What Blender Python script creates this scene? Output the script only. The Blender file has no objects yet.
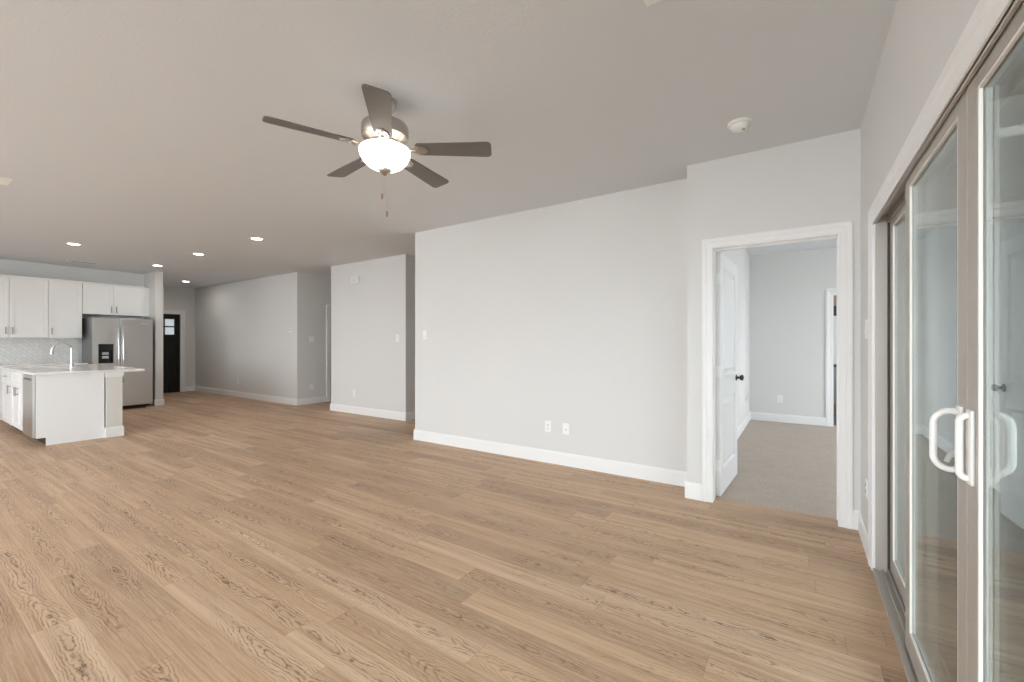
import bpy, bmesh, math, random
from mathutils import Vector, Matrix
random.seed(7)
S = bpy.context.scene
COL = S.collection
PI = math.pi

# ------------------------------------------------------------------ camera
FPX, CX, CY, CAMH = 431.5, 512.0, 343.3, 1.274
cam = bpy.data.cameras.new('camera')
cam.sensor_width = 36.0
cam.lens = 36.0 * FPX / 1024.0
cam.shift_y = (CY - 341.0) / 1024.0
cam.clip_start = 0.02
camo = bpy.data.objects.new('camera', cam)
camo.location = (0, 0, CAMH)
camo.rotation_euler = (PI / 2, 0, math.atan(287 / 431.5))
COL.objects.link(camo)
S.camera = camo

# ------------------------------------------------------------------ exposure, world
S.view_settings.view_transform = 'Standard'
S.view_settings.look = 'None'
S.view_settings.gamma = 1.0
S.view_settings.use_curve_mapping = False
S.view_settings.exposure = 1.06
S.cycles.max_bounces = 14
S.cycles.diffuse_bounces = 9
S.cycles.glossy_bounces = 6
S.cycles.transparent_max_bounces = 24
S.cycles.sample_clamp_indirect = 6.0
S.cycles.use_denoising = True
w = bpy.data.worlds.new('sky')
S.world = w
w.use_nodes = True
SKY = 6.6
bgn = w.node_tree.nodes['Background']
bgn.inputs[0].default_value = (0.91, 0.96, 1.015, 1)
bgn.inputs[1].default_value = SKY
w.cycles.sampling_method = 'MANUAL'
w.cycles.sample_map_resolution = 256


def portal(name, loc, rot, sx, sy):
    l = bpy.data.lights.new(name, 'AREA')
    l.shape = 'RECTANGLE'
    l.size = sx
    l.size_y = sy
    l.cycles.is_portal = True
    o = bpy.data.objects.new(name, l)
    o.location = loc
    o.rotation_euler = rot
    COL.objects.link(o)


# unseen windows, added to let daylight in: (x0, x1) on the wall behind the camera
BACKY = -3.4
WINS = [(-8.4, -6.2), (-5.6, -3.4), (-1.9, 0.1)]
WZ0, WZ1 = 0.45, 2.5
for a, b in WINS:
    portal('window_portal', ((a + b) / 2, BACKY - 0.16, (WZ0 + WZ1) / 2), (PI / 2, 0, 0), b - a, WZ1 - WZ0)
portal('slider_portal', (0.62, 1.60, 1.0), (PI / 2, 0, PI / 2), 3.1, 2.0)
portal('bedroom_portal', (3.95, 6.2, 1.35), (PI / 2, 0, PI / 2), 2.4, 1.8)


# ------------------------------------------------------------------ materials
def mat(name, col, rough=0.5, metal=0.0, spec=0.5, bump=0.0, bscale=60.0, bdist=0.002, vary=0.0):
    m = bpy.data.materials.new(name)
    m.use_nodes = True
    nt = m.node_tree
    p = nt.nodes['Principled BSDF']
    p.inputs['Base Color'].default_value = (*col, 1)
    p.inputs['Roughness'].default_value = rough
    p.inputs['Metallic'].default_value = metal
    p.inputs['Specular IOR Level'].default_value = spec
    if bump or vary:
        tc = nt.nodes.new('ShaderNodeTexCoord')
        nz = nt.nodes.new('ShaderNodeTexNoise')
        nz.inputs['Scale'].default_value = bscale
        nz.inputs['Detail'].default_value = 4
        nt.links.new(tc.outputs['Object'], nz.inputs['Vector'])
        if bump:
            b = nt.nodes.new('ShaderNodeBump')
            b.inputs['Strength'].default_value = bump
            b.inputs['Distance'].default_value = bdist
            nt.links.new(nz.outputs['Fac'], b.inputs['Height'])
            nt.links.new(b.outputs['Normal'], p.inputs['Normal'])
        if vary:
            mx = nt.nodes.new('ShaderNodeMix')
            mx.data_type = 'RGBA'
            mx.inputs[6].default_value = (*[c * (1 - vary) for c in col], 1)
            mx.inputs[7].default_value = (*[min(1, c * (1 + vary)) for c in col], 1)
            nt.links.new(nz.outputs['Fac'], mx.inputs[0])
            nt.links.new(mx.outputs[2], p.inputs['Base Color'])
    return m


def emis(name, col, st):
    m = bpy.data.materials.new(name)
    m.use_nodes = True
    nt = m.node_tree
    p = nt.nodes['Principled BSDF']
    p.inputs['Base Color'].default_value = (*col, 1)
    p.inputs['Emission Color'].default_value = (*col, 1)
    p.inputs['Emission Strength'].default_value = st
    return m


M = {}
M['wall'] = mat('wall_paint', (0.685, 0.682, 0.672), 0.75, bump=0.25, bscale=90, bdist=0.002)
M['ceil'] = mat('ceiling_paint', (0.69, 0.715, 0.74), 0.85, bump=0.35, bscale=70, bdist=0.003)
M['trim'] = mat('trim_white', (0.82, 0.82, 0.82), 0.42, vary=0.01, bscale=3)
M['cab'] = mat('cabinet_white', (0.86, 0.86, 0.855), 0.4, bump=0.02, bscale=30)
M['panelw'] = mat('island_panel_white', (0.82, 0.83, 0.84), 0.38, bump=0.02, bscale=30)
M['colp'] = mat('column_paint', (0.66, 0.65, 0.62), 0.6, bump=0.1, bscale=90)
M['doorw'] = mat('door_white', (0.76, 0.76, 0.76), 0.35, bump=0.03, bscale=30)
M['plastic'] = mat('white_plastic', (0.85, 0.85, 0.83), 0.35, bump=0.02)
M['slot'] = mat('dark_slot', (0.03, 0.03, 0.03), 0.6, bump=0.02)
M['grey_pl'] = mat('grey_plastic', (0.45, 0.45, 0.44), 0.5, bump=0.02)
M['nickel'] = mat('brushed_nickel', (0.52, 0.48, 0.44), 0.35, 1.0, bump=0.06, bscale=200)
M['nickel_d'] = mat('pull_nickel', (0.32, 0.31, 0.30), 0.35, 0.9, bump=0.05, bscale=200)
M['chrome'] = mat('chrome', (0.80, 0.81, 0.82), 0.12, 1.0, bump=0.01)
M['bronze'] = mat('dark_bronze', (0.06, 0.055, 0.05), 0.3, 0.8, bump=0.02)
M['black'] = mat('black_plastic', (0.012, 0.012, 0.013), 0.25, bump=0.02)
M['alu'] = mat('tan_frame', (0.44, 0.41, 0.375), 0.42, 0.15, bump=0.08, bscale=150, vary=0.06)
M['gasket'] = mat('light_gasket', (0.80, 0.78, 0.74), 0.4, bump=0.02)
M['groove'] = mat('dark_groove', (0.05, 0.045, 0.04), 0.6, bump=0.02)
M['quartz'] = mat('white_quartz', (0.80, 0.79, 0.77), 0.14, bump=0.01, bscale=8, vary=0.008)
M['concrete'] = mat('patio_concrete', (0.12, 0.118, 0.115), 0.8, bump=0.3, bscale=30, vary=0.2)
M['bounce_ground'] = mat('pale_ground', (0.62, 0.61, 0.59), 0.9, bump=0.3, bscale=40, vary=0.1)  # kept pale so the ground bounces daylight up to the ceiling
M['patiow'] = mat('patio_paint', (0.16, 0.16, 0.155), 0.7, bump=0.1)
M['vanity'] = mat('vanity_grey', (0.30, 0.30, 0.30), 0.5, bump=0.02)
M['brown'] = mat('brown_panel', (0.32, 0.22, 0.16), 0.6, bump=0.1)
M['bowl'] = emis('lit_frosted_glass', (1.0, 0.90, 0.78), 2.0)
M['lens'] = emis('lit_lens', (1.0, 0.95, 0.88), 14.0)
M['litglass'] = emis('glowing_door_lite', (0.70, 0.80, 0.86), 0.22)  # glow stands in for daylight behind the front door glass
M['sink'] = mat('sink_steel', (0.55, 0.55, 0.55), 0.3, 0.9, bump=0.03)


def steel(name, col, axis):
    m = mat(name, col, 0.3, 1.0)
    nt = m.node_tree
    p = nt.nodes['Principled BSDF']
    tc = nt.nodes.new('ShaderNodeTexCoord')
    mp = nt.nodes.new('ShaderNodeMapping')
    mp.inputs['Scale'].default_value = axis
    nz = nt.nodes.new('ShaderNodeTexNoise')
    nz.inputs['Scale'].default_value = 3
    nz.inputs['Detail'].default_value = 5
    nt.links.new(tc.outputs['Object'], mp.inputs[0])
    nt.links.new(mp.outputs[0], nz.inputs[0])
    mr = nt.nodes.new('ShaderNodeMapRange')
    mr.inputs[3].default_value = 0.22
    mr.inputs[4].default_value = 0.42
    nt.links.new(nz.outputs['Fac'], mr.inputs[0])
    nt.links.new(mr.outputs[0], p.inputs['Roughness'])
    b = nt.nodes.new('ShaderNodeBump')
    b.inputs['Strength'].default_value = 0.15
    b.inputs['Distance'].default_value = 0.001
    nt.links.new(nz.outputs['Fac'], b.inputs['Height'])
    nt.links.new(b.outputs[0], p.inputs['Normal'])
    return m


M['steel'] = steel('stainless_steel', (0.58, 0.57, 0.56), (60, 60, 1))
M['steel_side'] = mat('fridge_side_grey', (0.22, 0.22, 0.22), 0.45, 0.3, bump=0.03)
M['blade'] = mat('blade_grey', (0.16, 0.148, 0.14), 0.45, 0.1, bump=0.05, bscale=25, vary=0.05)


def glass(name, tint, f0=0.04):
    """a pane: each face mirrors more the flatter it is looked at (Schlick), and lets the rest through"""
    m = bpy.data.materials.new(name)
    m.use_nodes = True
    nt = m.node_tree
    nt.nodes.clear()
    out = nt.nodes.new('ShaderNodeOutputMaterial')
    mix = nt.nodes.new('ShaderNodeMixShader')
    tr = nt.nodes.new('ShaderNodeBsdfTransparent')
    tr.inputs[0].default_value = (*tint, 1)
    gl = nt.nodes.new('ShaderNodeBsdfGlossy')
    gl.inputs['Roughness'].default_value = 0.0
    gl.inputs[0].default_value = (0.88, 0.89, 0.885, 1)
    lw = nt.nodes.new('ShaderNodeLayerWeight')
    lw.inputs[0].default_value = 0.5
    pw = nt.nodes.new('ShaderNodeMath'); pw.operation = 'POWER'
    pw.inputs[1].default_value = 5.0
    ml = nt.nodes.new('ShaderNodeMath'); ml.operation = 'MULTIPLY_ADD'
    ml.inputs[1].default_value = 1 - f0
    ml.inputs[2].default_value = f0
    nt.links.new(lw.outputs['Facing'], pw.inputs[0])
    nt.links.new(pw.outputs[0], ml.inputs[0])
    nt.links.new(ml.outputs[0], mix.inputs[0])
    nt.links.new(tr.outputs[0], mix.inputs[1])
    nt.links.new(gl.outputs[0], mix.inputs[2])
    nt.links.new(mix.outputs[0], out.inputs[0])
    return m


M['glass'] = glass('slider_glass', (0.80, 0.82, 0.81))
M['glass_w'] = glass('window_glass', (0.97, 0.98, 0.98))


def N(nt, kind, **kw):
    n = nt.nodes.new(kind)
    for k, v in kw.items():
        setattr(n, k, v)
    return n


def math_n(nt, op, a, b=None, c=None):
    n = nt.nodes.new('ShaderNodeMath')
    n.operation = op
    for i, v in enumerate((a, b, c)):
        if v is None:
            continue
        if isinstance(v, (int, float)):
            n.inputs[i].default_value = v
        else:
            nt.links.new(v, n.inputs[i])
    return n.outputs[0]


def ramp(nt, fac, stops):
    r = nt.nodes.new('ShaderNodeValToRGB')
    el = r.color_ramp.elements
    el[0].position, el[0].color = stops[0][0], (*stops[0][1], 1)
    el[1].position, el[1].color = stops[-1][0], (*stops[-1][1], 1)
    for p_, c_ in stops[1:-1]:
        e = el.new(p_)
        e.color = (*c_, 1)
    nt.links.new(fac, r.inputs[0])
    return r.outputs[0]


def mixc(nt, fac, a, b, blend='MIX'):
    n = nt.nodes.new('ShaderNodeMix')
    n.data_type = 'RGBA'
    n.blend_type = blend
    for i, v in ((0, fac), (6, a), (7, b)):
        if isinstance(v, (int, float)):
            n.inputs[i].default_value = v
        elif isinstance(v, tuple):
            n.inputs[i].default_value = (*v, 1)
        else:
            nt.links.new(v, n.inputs[i])
    return n.outputs[2]


def wood_floor():
    m = bpy.data.materials.new('oak_plank_floor')
    m.use_nodes = True
    nt = m.node_tree
    p = nt.nodes['Principled BSDF']
    tc = nt.nodes.new('ShaderNodeTexCoord')
    sp = nt.nodes.new('ShaderNodeSeparateXYZ')
    nt.links.new(tc.outputs['Object'], sp.inputs[0])
    X, Y = sp.outputs[0], sp.outputs[1]
    W, L = 0.152, 1.22
    yr = math_n(nt, 'DIVIDE', math_n(nt, 'SUBTRACT', Y, 0.100), W)
    row = math_n(nt, 'FLOOR', yr)
    fy = math_n(nt, 'FRACT', yr)
    wn = nt.nodes.new('ShaderNodeTexWhiteNoise')
    wn.noise_dimensions = '1D'
    nt.links.new(row, wn.inputs['W'])
    xo = math_n(nt, 'MULTIPLY_ADD', wn.outputs['Value'], 7.3, X)
    xr = math_n(nt, 'DIVIDE', xo, L)
    colm = math_n(nt, 'FLOOR', xr)
    fx = math_n(nt, 'FRACT', xr)
    cb = nt.nodes.new('ShaderNodeCombineXYZ')
    nt.links.new(row, cb.inputs[0]); nt.links.new(colm, cb.inputs[1])
    w2 = nt.nodes.new('ShaderNodeTexWhiteNoise')
    w2.noise_dimensions = '2D'
    nt.links.new(cb.outputs[0], w2.inputs['Vector'])
    s2 = nt.nodes.new('ShaderNodeSeparateColor')
    nt.links.new(w2.outputs['Color'], s2.inputs[0])
    r1, r2, r3 = s2.outputs[0], s2.outputs[1], s2.outputs[2]
    # grain coordinates, shifted per plank
    gx = math_n(nt, 'MULTIPLY_ADD', r1, 37.0, X)
    gy = math_n(nt, 'MULTIPLY_ADD', r2, 19.0, Y)

    def gv(sx, sy):
        c = nt.nodes.new('ShaderNodeCombineXYZ')
        nt.links.new(math_n(nt, 'MULTIPLY', gx, sx), c.inputs[0])
        nt.links.new(math_n(nt, 'MULTIPLY', gy, sy), c.inputs[1])
        return c.outputs[0]

    def noise(v, sc, det, rough=0.5, dist=0.0):
        n = nt.nodes.new('ShaderNodeTexNoise')
        n.inputs['Scale'].default_value = sc
        n.inputs['Detail'].default_value = det
        n.inputs['Roughness'].default_value = rough
        n.inputs['Distortion'].default_value = dist
        nt.links.new(v, n.inputs['Vector'])
        return n.outputs['Fac']
    # cathedral figure: contour lines of a stretched field
    wander = math_n(nt, 'MULTIPLY_ADD', noise(gv(1.3, 0.0), 1.0, 2.0), 0.9, -0.45)
    vn = math_n(nt, 'MULTIPLY', math_n(nt, 'ADD', math_n(nt, 'SUBTRACT', fy, 0.5), math_n(nt, 'MULTIPLY', wander, 0.9)), 2.0)
    v2 = math_n(nt, 'MULTIPLY', vn, vn)
    vs = math_n(nt, 'SQRT', math_n(nt, 'ADD', v2, 0.04))
    warp = noise(gv(16.0, 34.0), 1.0, 2.5, 0.6)
    field = math_n(nt, 'MULTIPLY_ADD', noise(gv(1.5, 2.0), 1.0, 1.5), 17.0, math_n(nt, 'MULTIPLY', vs, 6.5))
    field = math_n(nt, 'MULTIPLY_ADD', warp, 2.1, field)
    rings = math_n(nt, 'FRACT', field)
    line = ramp(nt, rings, [(0.0, (1, 1, 1)), (0.30, (0.1, 0.1, 0.1)), (0.60, (0, 0, 0)), (0.90, (0.15, 0.15, 0.15)), (1.0, (1, 1, 1))])
    breakup = noise(gv(14, 70), 1.0, 3, 0.6)
    bk = ramp(nt, breakup, [(0.34, (0.15, 0.15, 0.15)), (0.56, (1, 1, 1))])
    near = ramp(nt, vs, [(0.35, (1, 1, 1)), (1.0, (0.22, 0.22, 0.22))])
    msk = mixc(nt, 1.0, ramp(nt, noise(gv(1.1, 3.0), 1.0, 1.0), [(0.38, (0.15, 0.15, 0.15)), (0.56, (1, 1, 1))]), near, 'MULTIPLY')
    fig = mixc(nt, 1.0, mixc(nt, 1.0, line, bk, 'MULTIPLY'), msk, 'MULTIPLY')
    fine = noise(gv(3.0, 110.0), 1.0, 5, 0.65)
    mid = noise(gv(0.7, 22.0), 1.0, 3, 0.5)
    base = ramp(nt, r3, [(0.0, (0.34, 0.218, 0.137)), (0.15, (0.47, 0.305, 0.185)), (0.5, (0.62, 0.415, 0.255)),
                         (0.8, (0.68, 0.465, 0.295)), (1.0, (0.74, 0.55, 0.385))])
    base = mixc(nt, 0.15, base, (0.53, 0.345, 0.195))
    c1 = mixc(nt, ramp(nt, mid, [(0.35, (0, 0, 0)), (0.66, (0.9, 0.9, 0.9))]), base, (0.42, 0.255, 0.148))
    c2 = mixc(nt, ramp(nt, fine, [(0.38, (0.0, 0.0, 0.0)), (0.68, (0.55, 0.55, 0.55))]), c1, (0.74, 0.56, 0.40))
    c3 = mixc(nt, mixc(nt, 1.0, fig, (1.0, 1.0, 1.0), 'MULTIPLY'), c2, (0.13, 0.07, 0.04))
    # seams
    ey = math_n(nt, 'MINIMUM', fy, math_n(nt, 'SUBTRACT', 1.0, fy))
    ex = math_n(nt, 'MINIMUM', fx, math_n(nt, 'SUBTRACT', 1.0, fx))
    sy_ = math_n(nt, 'LESS_THAN', math_n(nt, 'MULTIPLY', ey, W), 0.0011)
    sx_ = math_n(nt, 'LESS_THAN', math_n(nt, 'MULTIPLY', ex, L), 0.0013)
    seam = math_n(nt, 'MAXIMUM', sx_, sy_)
    c4 = mixc(nt, math_n(nt, 'MULTIPLY', seam, 0.35), c3, (0.14, 0.08, 0.045))
    nt.links.new(c4, p.inputs['Base Color'])
    rr = nt.nodes.new('ShaderNodeMapRange')
    nt.links.new(fine, rr.inputs[0])
    rr.inputs[3].default_value = 0.42
    rr.inputs[4].default_value = 0.60
    nt.links.new(rr.outputs[0], p.inputs['Roughness'])
    b = nt.nodes.new('ShaderNodeBump')
    b.inputs['Strength'].default_value = 0.25
    b.inputs['Distance'].default_value = 0.0006
    nt.links.new(math_n(nt, 'SUBTRACT', fine, math_n(nt, 'MULTIPLY', seam, 2.0)), b.inputs['Height'])
    nt.links.new(b.outputs[0], p.inputs['Normal'])
    return m


M['oak'] = wood_floor()


def carpet_mat():
    m = mat('beige_carpet', (0.40, 0.345, 0.305), 0.95, spec=0.1)
    nt = m.node_tree
    p = nt.nodes['Principled BSDF']
    tc = nt.nodes.new('ShaderNodeTexCoord')
    a = nt.nodes.new('ShaderNodeTexNoise'); a.inputs['Scale'].default_value = 140; a.inputs['Detail'].default_value = 3
    b_ = nt.nodes.new('ShaderNodeTexNoise'); b_.inputs['Scale'].default_value = 5; b_.inputs['Detail'].default_value = 3
    nt.links.new(tc.outputs['Object'], a.inputs[0]); nt.links.new(tc.outputs['Object'], b_.inputs[0])
    c = ramp(nt, a.outputs['Fac'], [(0.3, (0.38, 0.325, 0.275)), (0.7, (0.60, 0.525, 0.455))])
    c = mixc(nt, ramp(nt, b_.outputs['Fac'], [(0.4, (0, 0, 0)), (0.65, (0.35, 0.35, 0.35))]), c, (0.42, 0.365, 0.31))
    nt.links.new(c, p.inputs['Base Color'])
    bm_ = nt.nodes.new('ShaderNodeBump'); bm_.inputs['Strength'].default_value = 0.8; bm_.inputs['Distance'].default_value = 0.006
    nt.links.new(a.outputs['Fac'], bm_.inputs['Height']); nt.links.new(bm_.outputs[0], p.inputs['Normal'])
    return m


M['carpet'] = carpet_mat()


def tile_mat():
    m = mat('mosaic_tile', (0.66, 0.66, 0.64), 0.22)
    nt = m.node_tree
    p = nt.nodes['Principled BSDF']
    tc = nt.nodes.new('ShaderNodeTexCoord')
    mp = nt.nodes.new('ShaderNodeMapping')
    mp.inputs['Rotation'].default_value = (PI / 4, 0, 0)
    nt.links.new(tc.outputs['Object'], mp.inputs[0])
    sp = nt.nodes.new('ShaderNodeSeparateXYZ'); nt.links.new(mp.outputs[0], sp.inputs[0])
    cb = nt.nodes.new('ShaderNodeCombineXYZ')
    nt.links.new(sp.outputs[1], cb.inputs[0]); nt.links.new(sp.outputs[2], cb.inputs[1])
    br = nt.nodes.new('ShaderNodeTexBrick')
    br.inputs['Scale'].default_value = 1.0
    br.inputs['Brick Width'].default_value = 0.085
    br.inputs['Row Height'].default_value = 0.05
    br.inputs['Mortar Size'].default_value = 0.003
    br.inputs['Color1'].default_value = (0.80, 0.80, 0.785, 1)
    br.inputs['Color2'].default_value = (0.72, 0.72, 0.705, 1)
    br.inputs['Mortar'].default_value = (0.60, 0.60, 0.59, 1)
    nt.links.new(cb.outputs[0], br.inputs[0])
    nt.links.new(br.outputs['Color'], p.inputs['Base Color'])
    return m


M['tile'] = tile_mat()


def black_door_mat():
    m = mat('black_stained_wood', (0.012, 0.011, 0.011), 0.5, spec=0.2)
    nt = m.node_tree
    p = nt.nodes['Principled BSDF']
    tc = nt.nodes.new('ShaderNodeTexCoord')
    mp = nt.nodes.new('ShaderNodeMapping'); mp.inputs['Scale'].default_value = (30, 30, 1.5)
    nz = nt.nodes.new('ShaderNodeTexNoise'); nz.inputs['Scale'].default_value = 2; nz.inputs['Detail'].default_value = 5
    nt.links.new(tc.outputs['Object'], mp.inputs[0]); nt.links.new(mp.outputs[0], nz.inputs[0])
    nt.links.new(ramp(nt, nz.outputs['Fac'], [(0.35, (0.006, 0.006, 0.006)), (0.75, (0.035, 0.032, 0.03))]), p.inputs['Base Color'])
    return m


M['blackdoor'] = black_door_mat()


# ------------------------------------------------------------------ mesh helpers
def newbm():
    return bmesh.new()


def box(bm, x0, x1, y0, y1, z0, z1, bev=0.0):
    x0, x1 = min(x0, x1), max(x0, x1); y0, y1 = min(y0, y1), max(y0, y1); z0, z1 = min(z0, z1), max(z0, z1)
    v = [bm.verts.new(c) for c in ((x0, y0, z0), (x1, y0, z0), (x1, y1, z0), (x0, y1, z0), (x0, y0, z1), (x1, y0, z1), (x1, y1, z1), (x0, y1, z1))]
    fs = [bm.faces.new([v[i] for i in q]) for q in ((0, 3, 2, 1), (4, 5, 6, 7), (0, 1, 5, 4), (1, 2, 6, 5), (2, 3, 7, 6), (3, 0, 4, 7))]
    if bev:
        es = list({e for f_ in fs for e in f_.edges})
        bmesh.ops.bevel(bm, geom=es, offset=bev, segments=2, affect='EDGES', profile=0.5)
    return bm


def lathe(bm, prof, cx=0, cy=0, n=40, caps=True, M4=None):
    rings = []
    for r, z in prof:
        ring = []
        for i in range(n):
            a = 2 * PI * i / n
            c = Vector((cx + r * math.cos(a), cy + r * math.sin(a), z))
            if M4 is not None:
                c = M4 @ c
            ring.append(bm.verts.new(c))
        rings.append(ring)
    for a, b in zip(rings, rings[1:]):
        for i in range(n):
            bm.faces.new((a[i], a[(i + 1) % n], b[(i + 1) % n], b[i]))
    if caps:
        bm.faces.new(list(reversed(rings[0])))
        bm.faces.new(rings[-1])
    return bm


def tube(bm, pts, r, n=12):
    pts = [Vector(p) for p in pts]
    rs = r if isinstance(r, (list, tuple)) else [r] * len(pts)
    rings = []
    up = None
    for i, p in enumerate(pts):
        t = (pts[min(i + 1, len(pts) - 1)] - pts[max(i - 1, 0)]).normalized()
        if up is None:
            up = Vector((0, 0, 1)) if abs(t.z) < 0.9 else Vector((1, 0, 0))
        s = t.cross(up).normalized()
        up = s.cross(t).normalized()
        rings.append([bm.verts.new(p + (s * math.cos(2 * PI * k / n) + up * math.sin(2 * PI * k / n)) * rs[i]) for k in range(n)])
    for a, b in zip(rings, rings[1:]):
        for i in range(n):
            bm.faces.new((a[i], a[(i + 1) % n], b[(i + 1) % n], b[i]))
    bm.faces.new(list(reversed(rings[0])))
    bm.faces.new(rings[-1])
    return bm


def prism(bm, pts, axis, a, b):
    """polygon pts (2-D) extruded along axis from a to b; axis 'x': pts are (y, z); 'y': (x, z); 'z': (x, y)"""
    def P(q, h):
        return {'x': (h, q[0], q[1]), 'y': (q[0], h, q[1]), 'z': (q[0], q[1], h)}[axis]
    va = [bm.verts.new(P(q, a)) for q in pts]
    vb = [bm.verts.new(P(q, b)) for q in pts]
    n = len(pts)
    bm.faces.new(va); bm.faces.new(list(reversed(vb)))
    for i in range(n):
        bm.faces.new((va[i], vb[i], vb[(i + 1) % n], va[(i + 1) % n]))
    return bm


def obj(name, bm, m, parent=None, smooth=False):
    bmesh.ops.recalc_face_normals(bm, faces=bm.faces)
    me = bpy.data.meshes.new(name)
    bm.to_mesh(me)
    bm.free()
    me.materials.append(m)
    o = bpy.data.objects.new(name, me)
    COL.objects.link(o)
    if parent is not None:
        o.parent = parent
    if smooth:
        me.shade_smooth()
        try:
            me.set_sharp_from_angle(angle=math.radians(38))
        except Exception:
            pass
    return o


def tag(o, label=None, cat=None, group=None, kind=None):
    if label:
        o['label'] = label
    if cat:
        o['category'] = cat
    if group:
        o['group'] = group
    if kind:
        o['kind'] = kind
    return o


def thing(name, label, cat, loc=(0, 0, 0), rotz=0.0, group=None, kind=None):
    o = bpy.data.objects.new(name, None)
    o.empty_display_size = 0.1
    o.location = loc
    o.rotation_euler = (0, 0, rotz)
    COL.objects.link(o)
    return tag(o, label, cat, group, kind)


def dup(root, loc, rotz, label):
    r = root.copy()
    COL.objects.link(r)
    r.location = loc
    r.rotation_euler = (0, 0, rotz)
    r['label'] = label
    for ch in list(root.children):
        c = ch.copy()
        COL.objects.link(c)
        c.parent = r
        for g in list(ch.children):
            d = g.copy()
            COL.objects.link(d)
            d.parent = c
    return r


def struct(name, bm, m, label, cat):
    return tag(obj(name, bm, m), label, cat, kind='structure')


# ------------------------------------------------------------------ room shell
H = 2.74
XR = 0.35          # face of the wall with the sliding door
YD = 3.768         # face of the doorway wall
Y1 = 4.055         # face of the long wall
Y3 = 4.935         # face of the two far walls
T = 0.12

# floor
struct('floor', box(newbm(), -13.7, 0.35, BACKY - 0.1, 3.9, -0.1, 0.0), M['oak'],
       'light brown oak plank floor running through the whole living area and kitchen', 'floor')
struct('floor_hall', box(newbm(), -13.7, -0.75, 3.9, 8.5, -0.1, 0.0), M['oak'],
       'oak plank floor strip running on into the hall openings beyond the far walls', 'floor')
struct('floor_bedroom', box(newbm(), -0.75, 4.0, 3.9, 8.35, -0.1, 0.002), M['carpet'],
       'beige carpet of the bedroom seen through the open doorway', 'carpet')
struct('floor_bathroom', box(newbm(), 0.0, 3.0, 8.35, 11.0, -0.1, 0.0), M['concrete'],
       'brownish floor of the room beyond the bedroom', 'floor')
# ceiling
struct('ceiling', box(newbm(), -13.7, 0.5, BACKY - 0.15, 3.9, H, H + 0.1), M['ceil'],
       'flat pale grey ceiling over the living area and kitchen', 'ceiling')
struct('ceiling_hall', box(newbm(), -13.7, -0.75, 3.9, 8.5, H, H + 0.1), M['ceil'],
       'pale ceiling running on over the entry and hall openings', 'ceiling')
struct('ceiling_bedroom', box(newbm(), -0.75, 4.1, 3.9, 11.1, H, H + 0.1), M['ceil'],
       'pale bedroom ceiling seen through the doorway', 'ceiling')

WL = M['wall']
struct('wall_center', box(newbm(), -4.24, -0.77, Y1, Y1 + T, 0, H), WL, 'long blank light grey wall in the middle of the room', 'wall')
struct('wall_hall_right', box(newbm(), -4.24, -4.12, Y1 + T, 8.3, 0, H), WL, 'hidden right side wall of the narrow hall', 'wall')
struct('wall_hall_left', box(newbm(), -5.50, -5.38, Y3 + T, 8.3, 0, H), WL, 'shaded strip of wall inside the hall left of the long blank wall', 'wall')
struct('wall_closet', box(newbm(), -7.42, -5.38, Y3, Y3 + T, 0, H), WL, 'short grey wall between the two hall openings', 'wall')
struct('wall_closet_side', box(newbm(), -7.42, -7.30, Y3 + T, 7.5, 0, H), WL, 'hidden left side of the short wall block', 'wall')
struct('wall_entry', box(newbm(), -13.5, -8.58, Y3, Y3 + T, 0, H), WL, 'long shaded grey wall running to the front door', 'wall')
bm = newbm()
box(bm, -8.70, -8.58, Y3 + T, 5.68, 0, H); box(bm, -8.70, -8.58, 6.46, 7.5, 0, H); box(bm, -8.70, -8.58, 5.68, 6.46, 2.03, H)
struct('wall_entry_side', bm, WL, 'side wall turning into the nook at the end of the long entry wall', 'wall')
struct('wall_nook_back', box(newbm(), -8.70, -7.30, 7.5, 7.62, 0, H), WL, 'hidden back wall of the nook', 'wall')
struct('wall_hall_back', box(newbm(), -5.50, -4.12, 8.3, 8.42, 0, H), WL, 'hidden back wall of the narrow hall', 'wall')
bm = newbm()
box(bm, -13.62, -13.5, 3.42, 3.70, 0, H); box(bm, -13.62, -13.5, 4.625, Y3 + T, 0, H); box(bm, -13.62, -13.5, 3.70, 4.625, 2.05, H)
struct('wall_front', bm, WL, 'far grey wall that holds the black front door', 'wall')
struct('wall_fridge_side', box(newbm(), -13.62, -10.9, 3.29, 3.42, 0, H), WL, 'stub wall beside the refrigerator with a bright narrow end', 'wall')
struct('wall_kitchen', box(newbm(), -11.67, -11.55, BACKY, 3.29, 0, H), WL, 'kitchen wall behind the white cabinets', 'wall')

# doorway wall
DX0, DX1, DZ = -0.592, 0.250, 2.045
bm = newbm()
box(bm, -0.77, DX0, YD, YD + T, 0, H); box(bm, DX1, XR, YD, YD + T, 0, H); box(bm, DX0, DX1, YD, YD + T, DZ, H)
box(bm, -0.77, -0.69, YD + T, Y1 + T, 0, H)
struct('wall_doorway', bm, WL, 'light grey wall around the white trimmed bedroom doorway', 'wall')

# right wall with the sliding door opening
SY0, SY1, SZ, SZW = 0.07, 3.13, 1.94, 1.985
bm = newbm()
box(bm, XR, 0.50, SY1, 3.89, 0, H); box(bm, XR, 0.50, SY0, SY1, SZW, H); box(bm, XR, 0.50, BACKY, SY0, 0, H)
struct('wall_right', bm, WL, 'grey wall above and beyond the sliding glass door', 'wall')

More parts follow.
